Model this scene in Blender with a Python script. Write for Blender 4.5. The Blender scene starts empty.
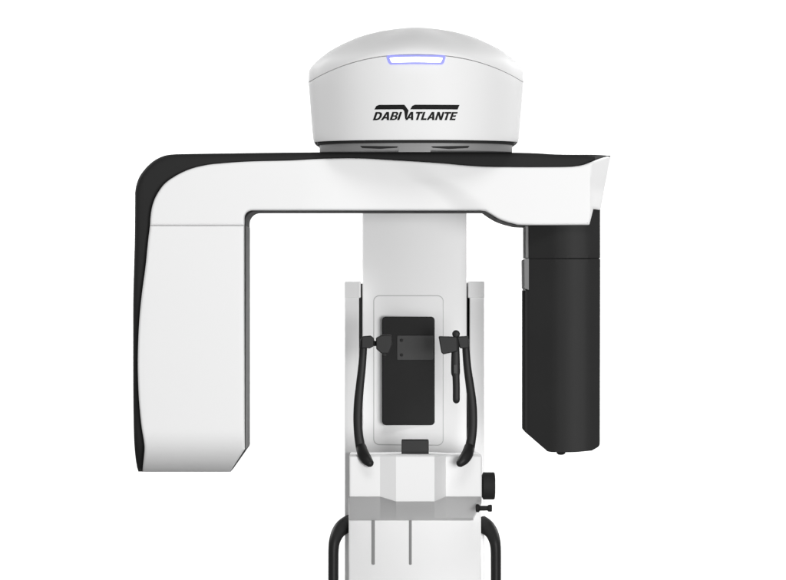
import bpy, bmesh, math, random
from mathutils import Vector, Matrix
R = math.radians
scene = bpy.context.scene
COL = scene.collection
S, DC, ZC = 0.002, 8.0, 1.84          # metres per photo pixel at the plane y=0, camera distance, camera height

def W(px, py, y=0.0):                 # photo measurement -> metres at depth y
    k = S * (DC + y) / DC
    return ((px - 393) * k, ZC + (290 - py) * k)

# ------------------------------------------------------------------ materials
def mat(name, col, rough=0.4, coat=0.0, spec=0.5, bump=0.0, bscale=900, emis=None, estr=0, metal=0, vary=0.03):
    m = bpy.data.materials.new(name); m.use_nodes = True
    nt = m.node_tree; b = nt.nodes['Principled BSDF']
    c = (col, col, col) if isinstance(col, (int, float)) else col
    tc = nt.nodes.new('ShaderNodeTexCoord')
    n = nt.nodes.new('ShaderNodeTexNoise'); n.inputs['Scale'].default_value = 7; n.inputs['Detail'].default_value = 5
    nt.links.new(tc.outputs['Object'], n.inputs['Vector'])
    mx = nt.nodes.new('ShaderNodeMix'); mx.data_type = 'RGBA'
    mx.inputs['A'].default_value = (*[v * (1 - vary) for v in c], 1)
    mx.inputs['B'].default_value = (*[min(1, v * (1 + vary)) for v in c], 1)
    nt.links.new(n.outputs['Fac'], mx.inputs['Factor'])
    nt.links.new(mx.outputs['Result'], b.inputs['Base Color'])
    mr = nt.nodes.new('ShaderNodeMapRange')
    mr.inputs['To Min'].default_value = rough * 0.9; mr.inputs['To Max'].default_value = rough * 1.1
    nt.links.new(n.outputs['Fac'], mr.inputs['Value']); nt.links.new(mr.outputs['Result'], b.inputs['Roughness'])
    b.inputs['Specular IOR Level'].default_value = spec
    b.inputs['Coat Weight'].default_value = coat; b.inputs['Coat Roughness'].default_value = 0.25
    b.inputs['Metallic'].default_value = metal
    if bump:
        n2 = nt.nodes.new('ShaderNodeTexNoise'); n2.inputs['Scale'].default_value = bscale; n2.inputs['Detail'].default_value = 2
        nt.links.new(tc.outputs['Object'], n2.inputs['Vector'])
        bp = nt.nodes.new('ShaderNodeBump'); bp.inputs['Strength'].default_value = bump; bp.inputs['Distance'].default_value = 0.0004
        nt.links.new(n2.outputs['Fac'], bp.inputs['Height']); nt.links.new(bp.outputs['Normal'], b.inputs['Normal'])
    if emis:
        b.inputs['Emission Color'].default_value = (*emis, 1); b.inputs['Emission Strength'].default_value = estr
    return m

M = dict(
    white=mat('white_plastic', 0.82, 0.5, spec=0.3, bump=0.15, vary=0.008),
    warm=mat('column_enamel', 0.9, 0.5, spec=0.3, bump=0.12, vary=0.008),
    shellwhite=mat('housing_plastic', 0.735, 0.5, spec=0.3, bump=0.15, vary=0.008),
    groove=mat('groove_grey', 0.55, 0.6),
    matte=mat('matte_black_plastic', 0.03, 0.85, spec=0.0, bump=0.3, bscale=1400, vary=0.1),
    grey=mat('grey_plastic', 0.2, 0.5, bump=0.1),
    legshade=mat('leg_side_shade', 0.15, 0.7, spec=0.12, bump=0.1),
    edge=mat('steel_side', 0.22, 0.7, spec=0.05),
    black=mat('black_plastic', 0.021, 0.7, spec=0.14, bump=0.25, bscale=1400, vary=0.1),
    soft=mat('black_rubber', 0.018, 0.45, spec=0.15, bump=0.2, vary=0.1),
    glossy=mat('screen_glass', 0.012, 0.16, spec=0.12, vary=0.05),
    smoke=mat('smoked_plate', 0.036, 0.22, spec=0.15, vary=0.15),
    satin=mat('satin_black_plastic', 0.026, 0.5, spec=0.09, bump=0.3, bscale=1400, vary=0.1),
    ink=mat('logo_ink', 0.008, 0.6, spec=0.1),
    paint=mat('backdrop_paper', 0.88, 0.9, vary=0.005, spec=0.1),
    floor=mat('low_bounce_floor', 0.09, 0.7, vary=0.04),
    led=mat('led_diffuser', 0.9, 0.4, emis=(1, 1, 1), estr=3.0),
    ledblue=mat('led_rim', (0.02, 0.02, 0.1), 0.4, spec=0.1, emis=(0.36, 0.38, 1.0), estr=1.0),
)

# ------------------------------------------------------------------ object helpers
def link(name, bm, m, parent, weighted=True, angle=32, label=None):
    bmesh.ops.recalc_face_normals(bm, faces=bm.faces)
    me = bpy.data.meshes.new(name); bm.to_mesh(me); bm.free()
    me.materials.append(M[m] if isinstance(m, str) else m)
    me.polygons.foreach_set('use_smooth', [True] * len(me.polygons))
    me.set_sharp_from_angle(angle=R(angle))
    o = bpy.data.objects.new(name, me); COL.objects.link(o)
    if parent: o.parent = parent
    if weighted:
        wm = o.modifiers.new('WeightedNormal', 'WEIGHTED_NORMAL'); wm.keep_sharp = True; wm.weight = 80
    if label: o['label'] = label
    return o

def catmull(P, n=8):
    out = []
    Q = [tuple(2 * a - b for a, b in zip(P[0], P[1]))] + list(P) + [tuple(2 * a - b for a, b in zip(P[-1], P[-2]))]
    for i in range(1, len(Q) - 2):
        p0, p1, p2, p3 = Q[i - 1:i + 3]
        for k in range(n):
            t = k / n
            out.append(tuple(0.5 * (2 * b + (c - a) * t + (2 * a - 5 * b + 4 * c - d) * t * t + (3 * b - a - 3 * c + d) * t ** 3)
                             for a, b, c, d in zip(p0, p1, p2, p3)))
    out.append(tuple(P[-1]))
    return out

def path(items):
    """items: (x,y) corner, (x,y,r) corner with a fillet of r, or [list of points] smooth run."""
    pts = []
    for it in items:
        if isinstance(it, list):
            pts += [(p[0], p[1], 0) for p in catmull(it, 6)]
        else:
            pts.append((it[0], it[1], it[2] if len(it) > 2 else 0))
    out = []; n = len(pts)
    for i, (x, y, r) in enumerate(pts):
        if r <= 0: out.append((x, y)); continue
        p = Vector((x, y)); a = Vector(pts[i - 1][:2]) - p; b = Vector(pts[(i + 1) % n][:2]) - p
        la, lb = a.length, b.length; a.normalize(); b.normalize()
        ang = a.angle(b); d = min(r / math.tan(ang / 2), la * .49, lb * .49); rr = d * math.tan(ang / 2)
        s = p + a * d; e = p + b * d; c = p + (a + b).normalized() * (rr / math.sin(ang / 2))
        a0 = math.atan2(s.y - c.y, s.x - c.x); a1 = math.atan2(e.y - c.y, e.x - c.x)
        da = (a1 - a0 + math.pi) % (2 * math.pi) - math.pi
        k = max(3, int(abs(da) / R(11)))
        out += [(c.x + rr * math.cos(a0 + da * j / k), c.y + rr * math.sin(a0 + da * j / k)) for j in range(k + 1)]
    return out

def offset(P, d):                      # inward offset of a CCW polygon
    n = len(P); out = []
    for i in range(n):
        p = Vector(P[i]); a = (p - Vector(P[i - 1])); b = (Vector(P[(i + 1) % n]) - p)
        if a.length < 1e-9: a = b
        if b.length < 1e-9: b = a
        a = a.normalized(); b = b.normalized()
        na = Vector((-a.y, a.x)); nb = Vector((-b.y, b.x)); m = na + nb
        if m.length < 1e-6: m = na
        m.normalize(); c = max(0.45, m.dot(na)); out.append(tuple(p + m * (d / c)))
    return out

def shell(name, px, yf, yb, m, parent, bev=0.003, f=None, grid=None, seg=4, back=None, angle=32, label=None, ref=None, slope_back=0):
    """a solid with the outline px (photo units measured at its front plane), front at yf, back at yb, rounded front rim."""
    ref = yf if ref is None else ref
    P = [W(x, y, ref) for x, y in px]
    Q = []
    for p in P:
        if not Q or (Vector(p) - Vector(Q[-1])).length > 2e-4: Q.append(p)
    if (Vector(Q[0]) - Vector(Q[-1])).length < 2e-4: Q.pop()
    A = sum(Q[i - 1][0] * Q[i][1] - Q[i][0] * Q[i - 1][1] for i in range(len(Q)))
    if A < 0: Q.reverse()
    if grid:                           # long straight runs get vertices of their own so the rim can follow f
        D = []
        for i, p in enumerate(Q):
            q = Q[(i + 1) % len(Q)]; L = math.dist(p, q); k = max(1, int(L / grid))
            D += [(p[0] + (q[0] - p[0]) * j / k, p[1] + (q[1] - p[1]) * j / k) for j in range(k)]
        Q = D
    f = f or (lambda x, z: 0.0)
    bm = bmesh.new()
    rings = []
    bb = back if back is not None else min(bev, 0.004)
    for k in range(seg + 1):           # front rim
        a = math.pi / 2 * k / seg
        rings.append((offset(Q, bev * (1 - math.sin(a))), yf + bev * (1 - math.cos(a)), 1))
    rings.append((Q, yb - bb, 0))
    if bb > 1e-5:
        for k in range(1, 3):
            a = math.pi / 2 * k / 2
            rings.append((offset(Q, bb * (1 - math.cos(a))), yb - bb + bb * math.sin(a), 0))
    V = []
    for pts, y, ff in rings:
        V.append([bm.verts.new((x, y + (f(x, z) if ff else 0), z)) for x, z in pts])
    n = len(Q)
    for r in range(len(V) - 1):
        for i in range(n):
            j = (i + 1) % n
            bm.faces.new((V[r][i], V[r][j], V[r + 1][j], V[r + 1][i]))
    cap = bm.faces.new(V[0]); bm.faces.new(V[-1])
    if grid:
        xs = [v.co.x for v in V[0]]; zs = [v.co.z for v in V[0]]
        for v in V[0]: v.co.y = yf
        geom = [cap] + list(cap.verts) + list(cap.edges)
        for ax, lo, hi in ((0, min(xs), max(xs)), (2, min(zs), max(zs))):
            k = int((hi - lo) / grid)
            for i in range(1, k):
                c = [0, 0, 0]; no = [0, 0, 0]; c[ax] = lo + (hi - lo) * i / k; no[ax] = 1
                res = bmesh.ops.bisect_plane(bm, geom=geom, plane_co=c, plane_no=no, dist=1e-6)
                geom = list({g for g in res['geom'] if g.is_valid})
        for g in {v for v in geom if isinstance(v, bmesh.types.BMVert)}:
            if abs(g.co.y - yf) < 1e-5: g.co.y = yf + f(g.co.x, g.co.z)
        bmesh.ops.triangulate(bm, faces=[g for g in geom if isinstance(g, bmesh.types.BMFace) and len(g.verts) > 4])
    return link(name, bm, m, parent, angle=angle, label=label)

def sweep(name, pts, m, parent, segs=16, label=None, n=8, power=2.0):
    """pts: (px,py,y,halfwidth_px,halfdepth_px) along the run; elliptical section, rounded ends."""
    C = catmull(pts, n); rings = []
    X = [Vector((W(a, b, y)[0], y, W(a, b, y)[1])) for a, b, y, *_ in C]
    bm = bmesh.new()
    rows = []
    for i, c in enumerate(C):
        t = (X[min(i + 1, len(X) - 1)] - X[max(i - 1, 0)]).normalized()
        side = t.cross(Vector((0, 1, 0))).normalized(); up = side.cross(t).normalized()
        rows.append((X[i], t, side, up, c[3] * S, c[4] * S))
    full = []
    x, t, s, u, w, d = rows[0]
    for k in (0.12, 0.5, 0.85): full.append((x - t * w * math.sqrt(1 - k * k), s, u, w * k, d * k))
    for x, t, s, u, w, d in rows: full.append((x, s, u, w, d))
    for k in (0.85, 0.5, 0.12): full.append((x + t * w * math.sqrt(1 - k * k), s, u, w * k, d * k))
    V = []
    for x, s, u, w, d in full:
        ring = []
        for j in range(segs):
            a = 2 * math.pi * j / segs; ca, sa = math.cos(a), math.sin(a)
            ca = math.copysign(abs(ca) ** (2 / power), ca); sa = math.copysign(abs(sa) ** (2 / power), sa)
            ring.append(bm.verts.new(x + s * ca * w + u * sa * d))
        V.append(ring)
    for r in range(len(V) - 1):
        for j in range(segs):
            k = (j + 1) % segs
            bm.faces.new((V[r][j], V[r][k], V[r + 1][k], V[r + 1][j]))
    bm.faces.new(V[0]); bm.faces.new(V[-1])
    return link(name, bm, m, parent, weighted=False, angle=50, label=label)

def lathe(name, prof, axis_o, axis, m, parent, segs=40, label=None):
    """prof: (distance along axis, radius)"""
    bm = bmesh.new(); ax = Vector(axis).normalized()
    s = ax.orthogonal().normalized(); u = ax.cross(s); V = []
    for d, r in prof:
        V.append([bm.verts.new(Vector(axis_o) + ax * d + (s * math.cos(2 * math.pi * j / segs) + u * math.sin(2 * math.pi * j / segs)) * max(r, 1e-5)) for j in range(segs)])
    for r in range(len(V) - 1):
        for j in range(segs):
            k = (j + 1) % segs; bm.faces.new((V[r][j], V[r][k], V[r + 1][k], V[r + 1][j]))
    bm.faces.new(V[0]); bm.faces.new(V[-1])
    return link(name, bm, m, parent, weighted=False, label=label)

def rect(x0, y0, x1, y1, r=0):
    return path([(x0, y0, r), (x1, y0, r), (x1, y1, r), (x0, y1, r)])

def sst(a, b, x):
    t = max(0, min(1, (x - a) / (b - a))); return t * t * (3 - 2 * t)

# ------------------------------------------------------------------ the machine (one thing)
T = bpy.data.objects.new('panoramic_xray_machine', None); COL.objects.link(T)
T.location = (0, 0, 0)
T['label'] = 'tall white and black dental panoramic x-ray machine with domed head and overhanging rotating arm'
T['category'] = 'x-ray machine'

# ---- head: lower housing + dome, plan is a wide shallow front arc with a squarer back
CX = W(416, 0)[0]; YC = 0.02
def plan(th, k=1.0):
    c, s = math.cos(th), math.sin(th)
    rx = 0.2155
    if s <= 0:
        n = 2.25; ry = 0.15
    else:
        n = 5.0; ry = 0.40
    x = math.copysign(abs(c) ** (2 / n), c) * rx; y = math.copysign(abs(s) ** (2 / n), s) * ry
    return CX + x * k, YC + y * k
def py2z(py): return ZC + (290 - py) * S
def seam(x):                       # photo height of the seam against distance from the centre line
    u = min(1, abs(x - CX) / 0.214)
    y = -0.13 * math.sqrt(1 - u ** 2.25)
    return ZC + (290 - (54.2 + 27.6 * u ** 2.3)) * S * (DC + y) / DC
def head_k(z):                     # housing narrows towards its foot
    t = (z - py2z(142)) / (py2z(82) - py2z(142)); return 0.953 + 0.047 * min(1, max(0, t)) ** 0.9
def front_y(x, z):                 # front face of the housing at x, z
    k = head_k(min(z, seam(x))); u = min(0.999, abs(x - CX) / (0.214 * k))
    return YC - 0.15 * k * (1 - u ** 2.25) ** (1 / 2.25)
NT = 160
TH = [2 * math.pi * i / NT for i in range(NT)]
bm = bmesh.new(); V = []
zb = py2z(142.3)
def hrow(fn): V.append([bm.verts.new(fn(t)) for t in TH])
def low(t, kk, dz=0):
    x, y = plan(t, 0.953 * kk); return (x, y, zb + dz)
hrow(lambda t: low(t, 0.90, 0.004)); hrow(lambda t: low(t, 0.975, 0.001)); hrow(lambda t: low(t, 0.992, 0.0004)); hrow(lambda t: low(t, 1.0, 0.0035))
for i in range(1, 15):
    def fn(t, i=i):
        x0, y0 = plan(t); zs = seam(x0) - 0.0012; z = zb + 0.0035 + (zs - zb - 0.0035) * i / 14
        x, y = plan(t, head_k(z)); return (x, y, z)
    hrow(fn)
def fn(t):
    x0, y0 = plan(t); x, y = plan(t, head_k(seam(x0)) * 0.985); return (x, y, seam(x0) - 0.0006)
hrow(fn)
for r in range(len(V) - 1):
    for j in range(NT):
        k = (j + 1) % NT; bm.faces.new((V[r][j], V[r][k], V[r + 1][k], V[r + 1][j]))
bm.faces.new(V[0]); bm.faces.new(V[-1])
head = link('head_housing', bm, 'shellwhite', T, angle=50)
# dome
SILX = [0, 5, 32.5, 57, 67, 77, 87.5, 98, 104.6, 107]
SILY = [26.4, 26.6, 30.4, 36.5, 41, 45, 50.2, 57.5, 61.2, 66]
def sil(x):
    u = abs(x - CX) / S
    for i in range(len(SILX) - 1):
        if u <= SILX[i + 1]:
            t = (u - SILX[i]) / (SILX[i + 1] - SILX[i]); return py2z(SILY[i] + (SILY[i + 1] - SILY[i]) * t)
    return py2z(SILY[-1])
def sil_s(x): return sum(sil(x + d * 0.008) for d in (-1, -.5, 0, .5, 1)) / 5
bm = bmesh.new(); V = []
ks = [0.984, 0.9995, 1.0, 0.9985, 0.992, 0.98, 0.96, 0.93, 0.89, 0.84, 0.78, 0.70, 0.6, 0.5, 0.38, 0.25, 0.12, 0.03]
for q, k in enumerate(ks):
    def fn(t, k=k, q=q):
        x0, y0 = plan(t, head_k(9)); xk = CX + (x0 - CX) * k; yk = YC + (y0 - YC) * k
        zs = seam(x0) + 0.0002
        s = 1 - k
        if q == 0: return (xk, yk, zs)
        if q == 1: return (xk, yk, zs + 0.0002)
        side = abs(math.cos(t)); p = 1.75 + 5.5 * side ** 5
        g = (1 - (1 - s) ** p) ** (1 / p) if s > 0 else 0
        zt = sil_s(xk)
        return (xk, yk, zs + 0.0012 + (zt - zs - 0.0012) * g)
    hrow(fn)
for r in range(len(V) - 1):
    for j in range(NT):
        k = (j + 1) % NT; bm.faces.new((V[r][j], V[r][k], V[r + 1][k], V[r + 1][j]))
bm.faces.new(V[0]); bm.faces.new(V[-1])
dome = link('dome_cover', bm, 'shellwhite', T, weighted=False, angle=55)

# indicator lamp on the seam, bent to the front of the housing
def wrap_prism(name, px, lift, sink, m, parent, yfun=front_y, cut=0.004):
    """outline in photo units wrapped on the head front, standing proud by lift"""
    bm = bmesh.new(); F = []
    pts = [W(x, y, -0.12) for x, y in px]
    vs = [bm.verts.new((x, 0, z)) for x, z in pts]
    f = bm.faces.new(vs); geom = [f] + list(f.verts) + list(f.edges)
    lo, hi = min(p[0] for p in pts), max(p[0] for p in pts)
    k = max(2, int((hi - lo) / cut))
    for i in range(1, k):
        res = bmesh.ops.bisect_plane(bm, geom=geom, plane_co=(lo + (hi - lo) * i / k, 0, 0), plane_no=(1, 0, 0), dist=1e-6)
        geom = [g for g in res['geom'] if g.is_valid]
    ex = bmesh.ops.extrude_face_region(bm, geom=list(bm.faces))
    nv = {g for g in ex['geom'] if isinstance(g, bmesh.types.BMVert)}
    for v in bm.verts:
        v.co.y = yfun(v.co.x, v.co.z) + (sink if v in nv else -lift)
    return link(name, bm, m, parent, weighted=False)
rim_o = path([(386.2, 55.9, 1.4), (401, 55.4), (416, 55.2), (431, 55.4), (446, 55.9, 1.4), (443.8, 63.2, 2.4), (441.5, 64.6, 1.0), (416, 64.2), (390.7, 64.6, 1), (388.6, 63.2, 2.4)])
rim_i = path([(389.4, 58.0, .8), (401, 57.4), (416, 57.2), (431, 57.4), (442.8, 58.0, .8), (440.6, 62.6, .8), (416, 62.2), (391.8, 62.6, .8)])
wrap_prism('indicator_light', rim_o, 0.0022, 0.02, 'ledblue', head)
wrap_prism('light_diffuser', rim_i, 0.0045, 0.02, 'led', head)

# lettering on the housing
GLYPH = {
 'D': (.78, [[(0,0),(.42,0),(.66,.1),(.78,.34),(.78,.66),(.66,.9),(.42,1),(0,1)], [(.24,.2),(.38,.2),(.5,.28),(.54,.42),(.54,.58),(.5,.72),(.38,.8),(.24,.8)]]),
 'A': (.88, [[(0,0),(.25,0),(.31,.2),(.57,.2),(.63,0),(.88,0),(.58,1),(.30,1)], [(.365,.38),(.515,.38),(.44,.70)]]),
 'B': (.74, [[(0,0),(.46,0),(.66,.08),(.74,.26),(.68,.44),(.58,.52),(.67,.6),(.70,.76),(.62,.93),(.44,1),(0,1)],
             [(.23,.17),(.42,.17),(.51,.22),(.51,.37),(.42,.42),(.23,.42)], [(.23,.58),(.4,.58),(.48,.63),(.48,.78),(.4,.83),(.23,.83)]]),
 'I': (.24, [[(0,0),(.24,0),(.24,1),(0,1)]]),
 'T': (.74, [[(0,1),(0,.79),(.25,.79),(.25,0),(.49,0),(.49,.79),(.74,.79),(.74,1)]]),
 'L': (.60, [[(0,0),(.6,0),(.6,.21),(.24,.21),(.24,1),(0,1)]]),
 'N': (.80, [[(0,0),(.23,0),(.23,.6),(.54,0),(.8,0),(.8,1),(.57,1),(.57,.4),(.26,1),(0,1)]]),
 'E': (.64, [[(0,0),(.64,0),(.64,.2),(.24,.2),(.24,.41),(.58,.41),(.58,.6),(.24,.6),(.24,.8),(.64,.8),(.64,1),(0,1)]]),
}
def text_part(name, s, x0, x1, ytop, ybot, shear=0.30):
    from mathutils.geometry import tessellate_polygon
    total = sum(GLYPH[c][0] for c in s) + 0.045 * (len(s) - 1) + shear
    bm = bmesh.new(); cur = 0
    for c in s:
        w, loops = GLYPH[c]
        flat = [p for l in loops for p in l]
        vs = []
        for gx, gy in flat:
            x, z = W(x0 + (cur + gx + gy * shear) / total * (x1 - x0), ybot + gy * (ytop - ybot), -0.12)
            vs.append(bm.verts.new((x, 0, z)))
        for tri in tessellate_polygon([[Vector((a, b, 0)) for a, b in l] for l in loops]):
            bm.faces.new([vs[k] for k in tri])
        cur += w + 0.045
    bmesh.ops.recalc_face_normals(bm, faces=bm.faces)
    ex = bmesh.ops.extrude_face_region(bm, geom=list(bm.faces))
    nv = {g for g in ex['geom'] if isinstance(g, bmesh.types.BMVert)}
    for v in bm.verts: v.co.y = front_y(v.co.x, v.co.z) + (0.0004 if v in nv else -0.0007)
    return link(name, bm, 'ink', head, weighted=False)
text_part('lettering', 'DABI', 372.8, 402.2, 111.9, 120.1)
text_part('lettering', 'ATLANTE', 405.3, 457.8, 111.9, 120.1)
wrap_prism('logo_bar', path([(374.4, 109.4), (376.2, 106, 1), (379, 104.8), (404.5, 104.8, 1.5), (408.6, 110.6), (406.4, 119), (405.2, 119), (404.2, 111), (402.6, 109.4)]), 0.0007, 0.0004, 'ink', head)
wrap_prism('logo_bar', path([(410.2, 109.4), (412.2, 106, 1), (415, 104.8), (459.6, 104.8), (457.6, 109.4)]), 0.0007, 0.0004, 'ink', head)

# ---- collar under the head
def ringpart(name, k, z0, z1, m, parent, y_extra=0):
    bm = bmesh.new(); V = []
    for kk, z in ((k * .9, z0), (k - .004, z0), (k, z0 + .002), (k, z1 - .001), (k * .9, z1)):
        V.append([bm.verts.new((*plan(t, kk), z)) for t in TH])
    for r in range(len(V) - 1):
        for j in range(NT):
            q = (j + 1) % NT; bm.faces.new((V[r][j], V[r][q], V[r + 1][q], V[r + 1][j]))
    bm.faces.new(V[0]); bm.faces.new(V[-1])
    return link(name, bm, m, parent, weighted=False)
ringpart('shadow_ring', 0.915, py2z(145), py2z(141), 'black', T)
collar = ringpart('collar', 0.897, py2z(152.2), py2z(144.2), 'grey', T)
def col_y(x, z):
    k = 0.897; u = min(0.999, abs(x - CX) / (0.214 * k)); return YC - 0.15 * k * (1 - u ** 2.25) ** (1 / 2.25)
wrap_prism('collar_slot', path([(360, 145.4), (398, 146.2), (397, 147.6), (380, 148.6), (362, 147.6)]), 0.0008, .003, 'black', collar, col_y)
wrap_prism('collar_slot', path([(431, 146.2), (470, 145.4), (468, 147.6), (449, 148.8), (433, 147.6)]), 0.0008, .003, 'black', collar, col_y)
wrap_prism('collar_plate', path([(398.5, 145.6), (430.5, 145.6), (430.5, 151.8), (398.5, 151.8)]), 0.0012, .003, 'grey', collar, col_y)

# ---- rotating arm
AF = -0.02                                        # front of the white covers
def leg_f(x, z):
    py = 290 - (z - ZC) / S; px = 393 + x / S
    y = 0
    if py > 428:
        u = min(1, (py - 428) / 46.5); y += 0.135 * (1 - math.sqrt(max(0, 1 - (u * .97) ** 2.2)))
    return y
def arm_f(x, z):
    px = 393 + x / S; py = 290 - (z - ZC) / S
    # left of the sweeping crease the face lies a little deeper
    bx = 440 + 47 * min(1, max(0, (py - 180) / 32)) ** 0.62 if py > 178 else 440 - (178 - py) * 1.2
    t = sst(-34, 6, px - bx)
    y = 0.006 * (1 - t) * sst(300, 380, px)
    y += 0.08 * (1 - t) * max(0, py - 172) * S * sst(300, 420, px)   # leans back towards its lower edge
    edge = 588 + (py - 160) * 0.02 + max(0, (190 - py)) * 0.12
    if px > edge: y += min(0.07, (px - edge) ** 2 / (px - edge + 5) * S * 2.1)
    y -= 0
    return y
body_px = path([[(134.9, 474.2), (133.6, 442), (132.8, 395), (132.7, 332), (132.8, 299), (133.8, 260), (134.4, 235), (134.7, 192)],
                [(135.6, 186), (139, 176.5), (145.9, 167.2), (154.5, 159.8), (164.8, 155.2), (176, 153.8)],
                [(220, 153.1), (313, 152.0), (416, 151.8), (520, 152.4), (561, 154.2), (612.8, 154.2)],
                (610.6, 165), (602, 206), (594, 211), (589.5, 225.2),
                [(589, 225.6), (527, 225.8), (512.2, 224.1), (499.8, 220.2), (491.3, 215.5), (485, 211.1)],
                (480, 210.9, 4), (245.2, 210.9, 11), (245.0, 450.6), (228.3, 474.4)])
arm = shell('rotating_arm', body_px, 0.0, 0.26, 'black', T, bev=0.012, ref=0.0, back=0.004, angle=40, f=lambda x, z: leg_f(x, z) + arm_f(x, z), grid=0.012,
            label='black rear body of the rotating arm')
# white front cover of the beam
cover_px = path([[(149.9, 225.35), (150.6, 215), (152.4, 205), (155.8, 196), (161.3, 187.3), (167, 181.4), (175, 176), (183, 171.8), (192, 168.3), (203, 165.6), (215.4, 163.8), (247, 161.5), (290, 160.4), (324.5, 158.6), (359, 158.1), (400, 160.4), (440, 163), (464, 165.2), (488, 166.6), (524.6, 167.1), (561, 167), (574, 166.4), (582.6, 165), (590, 162.4), (598, 159.0), (608.6, 155.4)],
                 (612.6, 155.8, 1), (601.6, 209.8), (593.6, 208.9), (589.4, 224.8, 1),
                 [(588, 224.9), (527, 225), (512.5, 223.2), (500.4, 219.4), (492, 214.6), (485.5, 210.8)],
                 (480, 210.2, 4), (244.4, 210.2, 11), (244, 225.35)])
shell('beam_cover', cover_px, AF, 0.12, 'white', arm, bev=0.0045, f=arm_f, grid=0.006, ref=AF, back=0)
# white cover of the hanging leg
leg_px = path([[(149.9, 225.6), (147.8, 243), (145.4, 267), (142.3, 290), (139.9, 312), (138.4, 335), (137.7, 360), (138, 380), (138.9, 400), (141, 423), (143.6, 441), (144.0, 449.5), (142.6, 460), (140.0, 473.0)],
               (140.4, 474.2), (227.8, 474.2, 1), (244.1, 450, 1), (243.9, 225.6)])
shell('leg_cover', leg_px, AF, 0.17, 'white', arm, bev=0.0045, f=leg_f, grid=0.006, ref=AF, back=0)
# inner face of the leg, white plastic with shade put into the grey
shell('inner_panel', path([(240, 225.7), (245.5, 225.7), (245.4, 449.5), (240, 449.5)]), 0.034, 0.255, 'legshade', arm, bev=0.001, ref=0.0)

# ---- hanging x-ray source housing on the right
def src_f(x, z):
    px = 393 + x / S; y = 0
    y += max(0, 555 - px) * S * 0.50 + max(0, px - 588) * S * 0.5 - 0.0045 * math.sin(max(0, min(1, (px - 555) / 33)) * math.pi)
    return y
src = shell('detector_housing', path([(526, 258.8), (600.6, 258.8), (600.2, 446.5, 5), [(592, 450.8), (575, 452.2), (560, 452.4), (551, 452.3)], (547.5, 451.6, 1), (525.7, 432.8)]),
            0.0, 0.22, 'satin', T, bev=0.0012, f=src_f, grid=0.008, ref=0.0, angle=30, label='angular black housing hanging from the right end of the arm')
shell('upper_housing', path([(529.5, 214), (600.6, 209), (600.6, 258.1), (529.5, 258.5)]), 0.0035, 0.22, 'satin', src, bev=0.0007, f=src_f, grid=0.008, ref=0.0)
shell('side_strip', path([(525.6, 226), (529.3, 226), (529.3, 258), (525.6, 258)]), 0.036, 0.2, 'edge', src, bev=0.0008, ref=0.036)
shell('side_strip', path([(524.2, 259.5, 1), (527, 258.4), (528.9, 258.4), (528.9, 290), (524.4, 288.5, 1)]), 0.022, 0.2, 'edge', src, bev=0.0008, ref=0.022)
shell('side_trim', path([(525.3, 290.6), (528, 290.6), (528, 433.5), (525.3, 431.6)]), 0.024, 0.21, 'matte', src, bev=0.0006, ref=0.0)
shell('inner_frame', rect(531, 250, 600, 266), 0.03, 0.2, 'matte', src, bev=0.0006, ref=0.0)
x, z = W(561, 452, 0.08)
lathe('foot_knob', [(-.002, .009), (.006, .009), (.0075, .0065), (.0085, .0055), (.009, 0.001)], (x, 0.08, z + .003), (0, 0, -1), 'black', src)

# ---- column
YCOL = 0.36
def convex(cx, k):                                 # gentle crown across the width
    return lambda x, z: k * (x - cx) ** 2
ccx = W(414.5, 0, YCOL)[0]
def col_f(x, z): return 1.25 * (x - ccx - 0.085) ** 2
column = shell('column', path([(362.2, 120), (466.8, 120), (466.8, 760), (362.2, 760)]), YCOL, 0.56, 'warm', T, bev=0.003, f=col_f, grid=0.012, ref=YCOL)
def cf(x, z): return col_f(x, z)
shell('track_liner', path([(357, 283.5), (472.2, 283.5), (472.2, 452), (357, 452)]), YCOL + 0.06, 0.54, 'black', column, bev=0.001, ref=YCOL + .06)
shell('panel_groove', rect(373.2, 295.3, 443.6, 445.7, 6), YCOL - 0.0008, YCOL + 0.09, 'groove', column, bev=0.0003, f=cf, grid=0.012, ref=YCOL)
shell('panel', rect(374.0, 296.1, 442.8, 444.9, 5.4), YCOL - 0.0016, YCOL + 0.085, 'warm', column, bev=0.0006, f=cf, grid=0.012, ref=YCOL)
scr = shell('screen', rect(382, 316.6, 434.9, 425.3, 4), YCOL + 0.0, YCOL + 0.05, 'glossy', column, bev=0.0016, ref=YCOL)
shell('screen_plate', rect(397, 335.4, 433.4, 360, 1.2), YCOL - 0.003, YCOL + 0.002, 'smoke', scr, bev=0.0006, ref=YCOL)
for yy in (340.3, 355.0):
    x, z = W(401.5, yy, YCOL)
    lathe('screw', [(0, .0034), (.0006, .0034), (.001, .0028), (.0011, .0012), (.0006, .001)], (x, YCOL - .003, z), (0, -1, 0), 'soft', scr, 20)
# side rails with caps
def rail(x0, x1, shade):
    cx = W((x0 + x1) / 2, 0, YCOL)[0]
    g = shade
    rf = (lambda x, z: 0.45 * max(0, cx - x + 0.016)) if g > 0 else (lambda x, z: 0.0)
    r = shell('rail', path([(x0, 296), (x1, 296), (x1, 760), (x0, 760)]), YCOL + 0.004, 0.52, 'warm', T, bev=0.0022, ref=YCOL, f=rf, grid=0.02)
    shell('rail_cap',
          rect(x0 - (0.2 if g > 0 else 1.8), 281.4, x1 + (1.8 if g > 0 else .2), 297.9, 1.2), YCOL, 0.525, 'warm', r, bev=0.0022, ref=YCOL, f=rf, grid=0.02)
    return r
rail(344.6, 358.8, 1)
rail(469.8, 484.3, -1)

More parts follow.
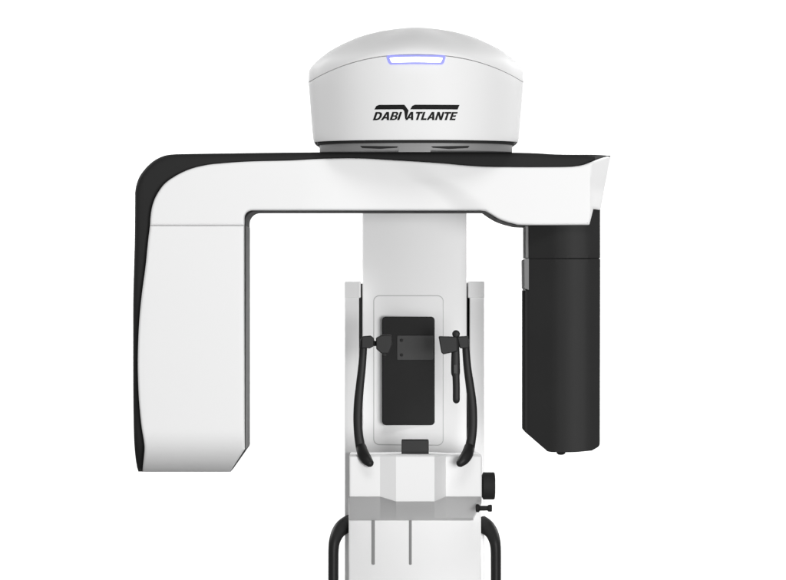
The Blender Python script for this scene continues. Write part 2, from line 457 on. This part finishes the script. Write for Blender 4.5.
# ---- carriage panel below the chin support
panel = shell('front_panel', path([(348.6, 500), (481.2, 500), (481.2, 800), (348.6, 800)]), 0.28, 0.50, 'warm', T, bev=0.004, ref=0.28,
              f=lambda x, z: 1.0 * (x - ccx) ** 2, grid=0.014)
for xx in (373.4, 410.3):
    shell('slot', rect(xx - 1.4, 515, xx + 1.4, 565, 1.2), 0.2794, 0.284, 'grey', panel, bev=0.0002, ref=0.28, f=lambda x, z: 1.0 * (x - ccx) ** 2)

# ---- chin support: body with raised centre block and receding underside
def prof(px):                                     # front depth and lower edge against px
    t = sst(379.5, 396.5, px) * (1 - sst(434.3, 446.5, px))
    def lin(a, b, v): return max(0, min(1, (v - a) / (b - a)))
    t = lin(380, 396, px) * (1 - lin(434.5, 446, px))
    return (0.068 - 0.015 * t if px < 410 else 0.096 - 0.043 * t), 497.0 + 4.9 * t
xs = [349.0, 349.6, 351] + [351 + (379.4 - 351) * i / 6 for i in range(1, 7)] + [380, 380.6, 385, 390, 395.4, 396, 396.7, 405, 415, 425, 433.8, 434.5, 435.2, 440, 445.4, 446, 446.7, 455, 465, 475, 479.6, 481, 481.8]
bm = bmesh.new(); V = []
for i, px in enumerate(xs):
    yf, pb = prof(px)
    e = 0.004 if i in (0, len(xs) - 1) else (0.001 if i in (1, len(xs) - 2) else 0)
    top = 455.0
    rows = []
    def add(px, py, y, yr=None):
        x, z = W(px, py, yf if yr is None else yr); rows.append(bm.verts.new((x, y, z)))
    add(px, top + (1.5 if e > .002 else 0) + 2.6, 0.34)
    add(px, top + (1.5 if e > .002 else 0) , yf + 0.030 + e)
    add(px, top + .4 + (1.5 if e > .002 else 0), yf + 0.006 + e)
    add(px, top + 1.8 + (1 if e > .002 else 0), yf + 0.001 + e)
    add(px, top + 4, yf + e)
    add(px, (top + pb) / 2, yf - 0.0015 + e)
    add(px, pb - 2.5, yf + e)
    add(px, pb - .4, yf + 0.0008 + e)
    add(px, pb + .2, yf + 0.004 + e)
    xr = px if px < 470.3 else 470.3 + (px - 470.3) * 0.25
    add(px, pb + 7, yf + 0.055, yf + 0.03); add(xr if px > 470.3 else px, 518.5, 0.22, 0.2); add(xr, 520.6, 0.272, 0.27)
    add(xr, 520.7, 0.34, 0.28)
    V.append(rows)
for i in range(len(V) - 1):
    for j in range(len(V[0]) - 1):
        bm.faces.new((V[i][j], V[i + 1][j], V[i + 1][j + 1], V[i][j + 1]))
    bm.faces.new((V[i][0], V[i][-1], V[i + 1][-1], V[i + 1][0]))
bm.faces.new(V[0]); bm.faces.new(V[-1])
chin = link('chin_support', bm, 'white', T, weighted=True, angle=16)
shell('chin_rest', rect(401.5, 440.2, 428.8, 462, 1), 0.115, 0.17, 'soft', chin, bev=0.002, ref=0.115)
# knobs on the right side
x, z = W(482.2, 486, 0.16)
lathe('height_knob', [(-.01, .006), (0, .026), (.0015, .028), (.022, .028), (.0245, .0265), (.0255, .02), (.0255, .001)], (x + .001, 0.16, z), (1, 0, 0), 'black', chin, 48)
x, z = W(475.6, 508.3, 0.14)
lathe('locking_lever', [(0, .004), (.001, .008), (.006, .0085), (.008, .006), (.009, .005), (.024, .005), (.026, .0072), (.032, .0075), (.0335, .006), (.0335, .001)], (x, 0.14, z), (1, 0, 0), 'black', chin, 32)

# ---- temple supports
YT = 0.085
def temple(pts, foot, label):
    t = sweep('temple_support', [(a, b, YT, w, 3.2) for a, b, w in pts], 'soft', T, segs=20, n=8, power=2.6, label=label)
    sweep('foot', [(a, b, y, w, w * .9) for a, b, y, w in foot], 'soft', t, segs=20, n=6)
    return t
tl = temple([(363.6, 341, 3.6), (363.3, 350, 3.8), (361.9, 368, 4.0), (359.9, 386, 4.2), (358.4, 402, 4.5), (357.7, 418, 4.5), (358.3, 432, 4.5), (360.2, 445, 4.9), (361.6, 451, 5.2)],
            [(361.2, 447, YT, 5.2), (363.2, 454, YT - .02, 5.9), (366.6, 459.5, YT - .034, 5.6), (369.6, 463, YT - .04, 4.3)], 'curved black temple support on the left')
tr = temple([(465.5, 341, 3.6), (466, 350, 3.8), (467.5, 368, 4.0), (470, 386, 4.3), (472, 402, 4.5), (472.8, 418, 4.6), (472.3, 432, 4.6), (470.3, 445, 4.9), (469, 451, 5.2)],
            [(469.4, 447, YT, 5.2), (467.4, 454, YT - .02, 5.9), (463.8, 459.5, YT - .03, 5.6), (460.4, 463, YT - .034, 4.3)], 'curved black temple support on the right')
# clamps at the top of the supports
def blk(name, pts, yf, yb, par, r=1.2, m='soft', bev=0.002):
    return shell(name, path([(a, b, r) for a, b in pts]), yf, yb, m, par, bev=bev, ref=yf)
blk('clamp', [(361.6, 336.4), (370.6, 335.6), (374, 338.4), (373.6, 346.5), (370, 348.4), (361.6, 348.4)], 0.06, 0.1, tl, 1.6)
blk('clamp_joint', [(371, 339.5), (376.5, 341.4), (379.5, 339), (379.5, 347.5), (376.4, 346.2), (371, 346)], 0.068, 0.09, tl, .8)
blk('temple_pad', [(375.9, 338), (381, 335.2), (391.6, 335.0), (392.2, 344), (388.6, 353.6), (381.2, 353.4), (376.2, 349)], 0.045, 0.085, tl, 1.6)
blk('clamp_knob', [(382.4, 352), (387.2, 352), (386.4, 357.2), (382.6, 356.6)], 0.055, 0.075, tl, .8)
blk('clamp', [(457, 336.6), (468.6, 336), (468.6, 348.2), (460, 348.6)], 0.06, 0.1, tr, 1.4)
blk('temple_pad', [(438.6, 336.2), (457, 336.8), (457.5, 351.5), (443.4, 354.4), (441.4, 352.6)], 0.045, 0.085, tr, 1.2)
x, z = W(456, 334, .06)
lathe('clamp_knob', [(-.001, .001), (0, .0060), (.004, .0078), (.010, .0078), (.013, .0055), (.014, .001)], (x, 0.066, z), (0, -1, 0), 'soft', tr, 24)
bar = sweep('adjusting_rod', [(455.7, 340, .054, 3.2, 3), (455.5, 352, .054, 4.1, 3), (455.5, 365, .054, 4.5, 3.2), (455.6, 373, .054, 4.5, 3.2), (456, 377, .054, 3.7, 3), (456.3, 388, .054, 3.6, 3), (456.3, 400, .054, 3.6, 3)], 'soft', tr, segs=20, n=5, power=3)
blk('rod_window', [(453.7, 364.6), (457.2, 364.6), (457.2, 373.6), (453.7, 373.6)], 0.0455, 0.054, tr, .5, 'smoke', .0006)

# ---- grab handles
def handle(x_in, x_mid, x_out, s):
    pts = [(x_in + s * 8, 522, .40, 9.4, 6), (x_in + s * 2, 524, .37, 9.2, 6), (x_in - s * 4.0, 527.6, .35, 8.3, 5.9), (x_in - s * 8.6, 533, .34, 7.0, 5.8), (x_out + s * 1.4, 540.5, .332, 6.0, 5.6), (x_out + s * .2, 549, .33, 5.5, 5.5), (x_out, 565, .33, 5.4, 5.4)] + \
          [(x_out, 565 + 30 * i, .33, 5.4, 5.4) for i in range(1, 6)] + \
          [(x_mid + s * 2.0, 727, .335, 5.6, 5.4), (x_in - s * 3, 735, .345, 5.6, 5.4), (x_in + s * 8, 738, .38, 5.6, 5.4)]
    return sweep('grab_handle', pts, 'soft', T, segs=28, n=8)
handle(346.5, 335, 333.4, 1)
handle(483, 494, 495.9, -1)

# ---- foot of the column, standing on the floor below the picture
shell('base_plate', path([(330, 1180, 6), (500, 1180, 6), (500, 1209.5), (330, 1209.5)]), -0.02, 0.60, 'warm', T, bev=0.004, ref=0)
shell('lower_column', path([(356, 755), (474, 755), (474, 1181), (356, 1181)]), 0.34, 0.55, 'warm', T, bev=0.004, ref=0)

# ------------------------------------------------------------------ studio backdrop sweep
def sheet(name, pts, m, label):
    bm = bmesh.new(); bm.faces.new([bm.verts.new(p) for p in pts])
    o = link(name, bm, m, None, weighted=False); o['kind'] = 'structure'; o['label'] = label; return o
sheet('backdrop', [(-5, 3.8, 0), (5, 3.8, 0), (5, 3.8, 5), (-5, 3.8, 5)], 'paint', 'plain bright white studio backdrop behind the machine')
sheet('floor', [(-5, -3, 0), (5, -3, 0), (5, 3.79, 0), (-5, 3.79, 0)], 'floor', 'unseen studio floor under the machine, darkened to cut bounce light')  # floor out of view, made dark so less light bounces onto undersides

# ------------------------------------------------------------------ light
w = bpy.data.worlds.new('World'); scene.world = w; w.use_nodes = True
bg = w.node_tree.nodes['Background']; bg.inputs['Color'].default_value = (1, 1, 1, 1); bg.inputs['Strength'].default_value = 0.17
def area(name, loc, target, sx, sy, power, col=(1, 1, 1)):
    l = bpy.data.lights.new(name, 'AREA'); l.shape = 'RECTANGLE'; l.size = sx; l.size_y = sy; l.energy = power; l.color = col
    o = bpy.data.objects.new(name, l); COL.objects.link(o); o.location = loc
    o.rotation_euler = (Vector(target) - Vector(loc)).to_track_quat('-Z', 'Y').to_euler()
    return o
area('softbox_key', (1.6, -6.4, 1.5), (0, 0, 1.75), 2.0, 1.8, 342)
area('softbox_top', (0.3, -2.4, 4.0), (0, 0, 1.9), 1.6, 1.0, 23)
area('backdrop_lamp', (-2.6, 1.6, 3.6), (0.6, 3.8, 1.9), 0.6, 2.2, 165)
area('backdrop_lamp', (2.6, 1.6, 3.6), (-0.6, 3.8, 1.9), 0.6, 2.2, 165)

# ------------------------------------------------------------------ camera
cam = bpy.data.cameras.new('camera'); co = bpy.data.objects.new('camera', cam); COL.objects.link(co)
co.location = (0, -DC, ZC); co.rotation_euler = (R(90), 0, 0)
cam.sensor_width = 36; cam.lens = 36 * DC / (786 * S); cam.clip_end = 100; cam.clip_start = 0.1
scene.camera = co
scene.view_settings.view_transform = 'Standard'; scene.view_settings.look = 'None'
scene.view_settings.exposure = 0; scene.view_settings.gamma = 1
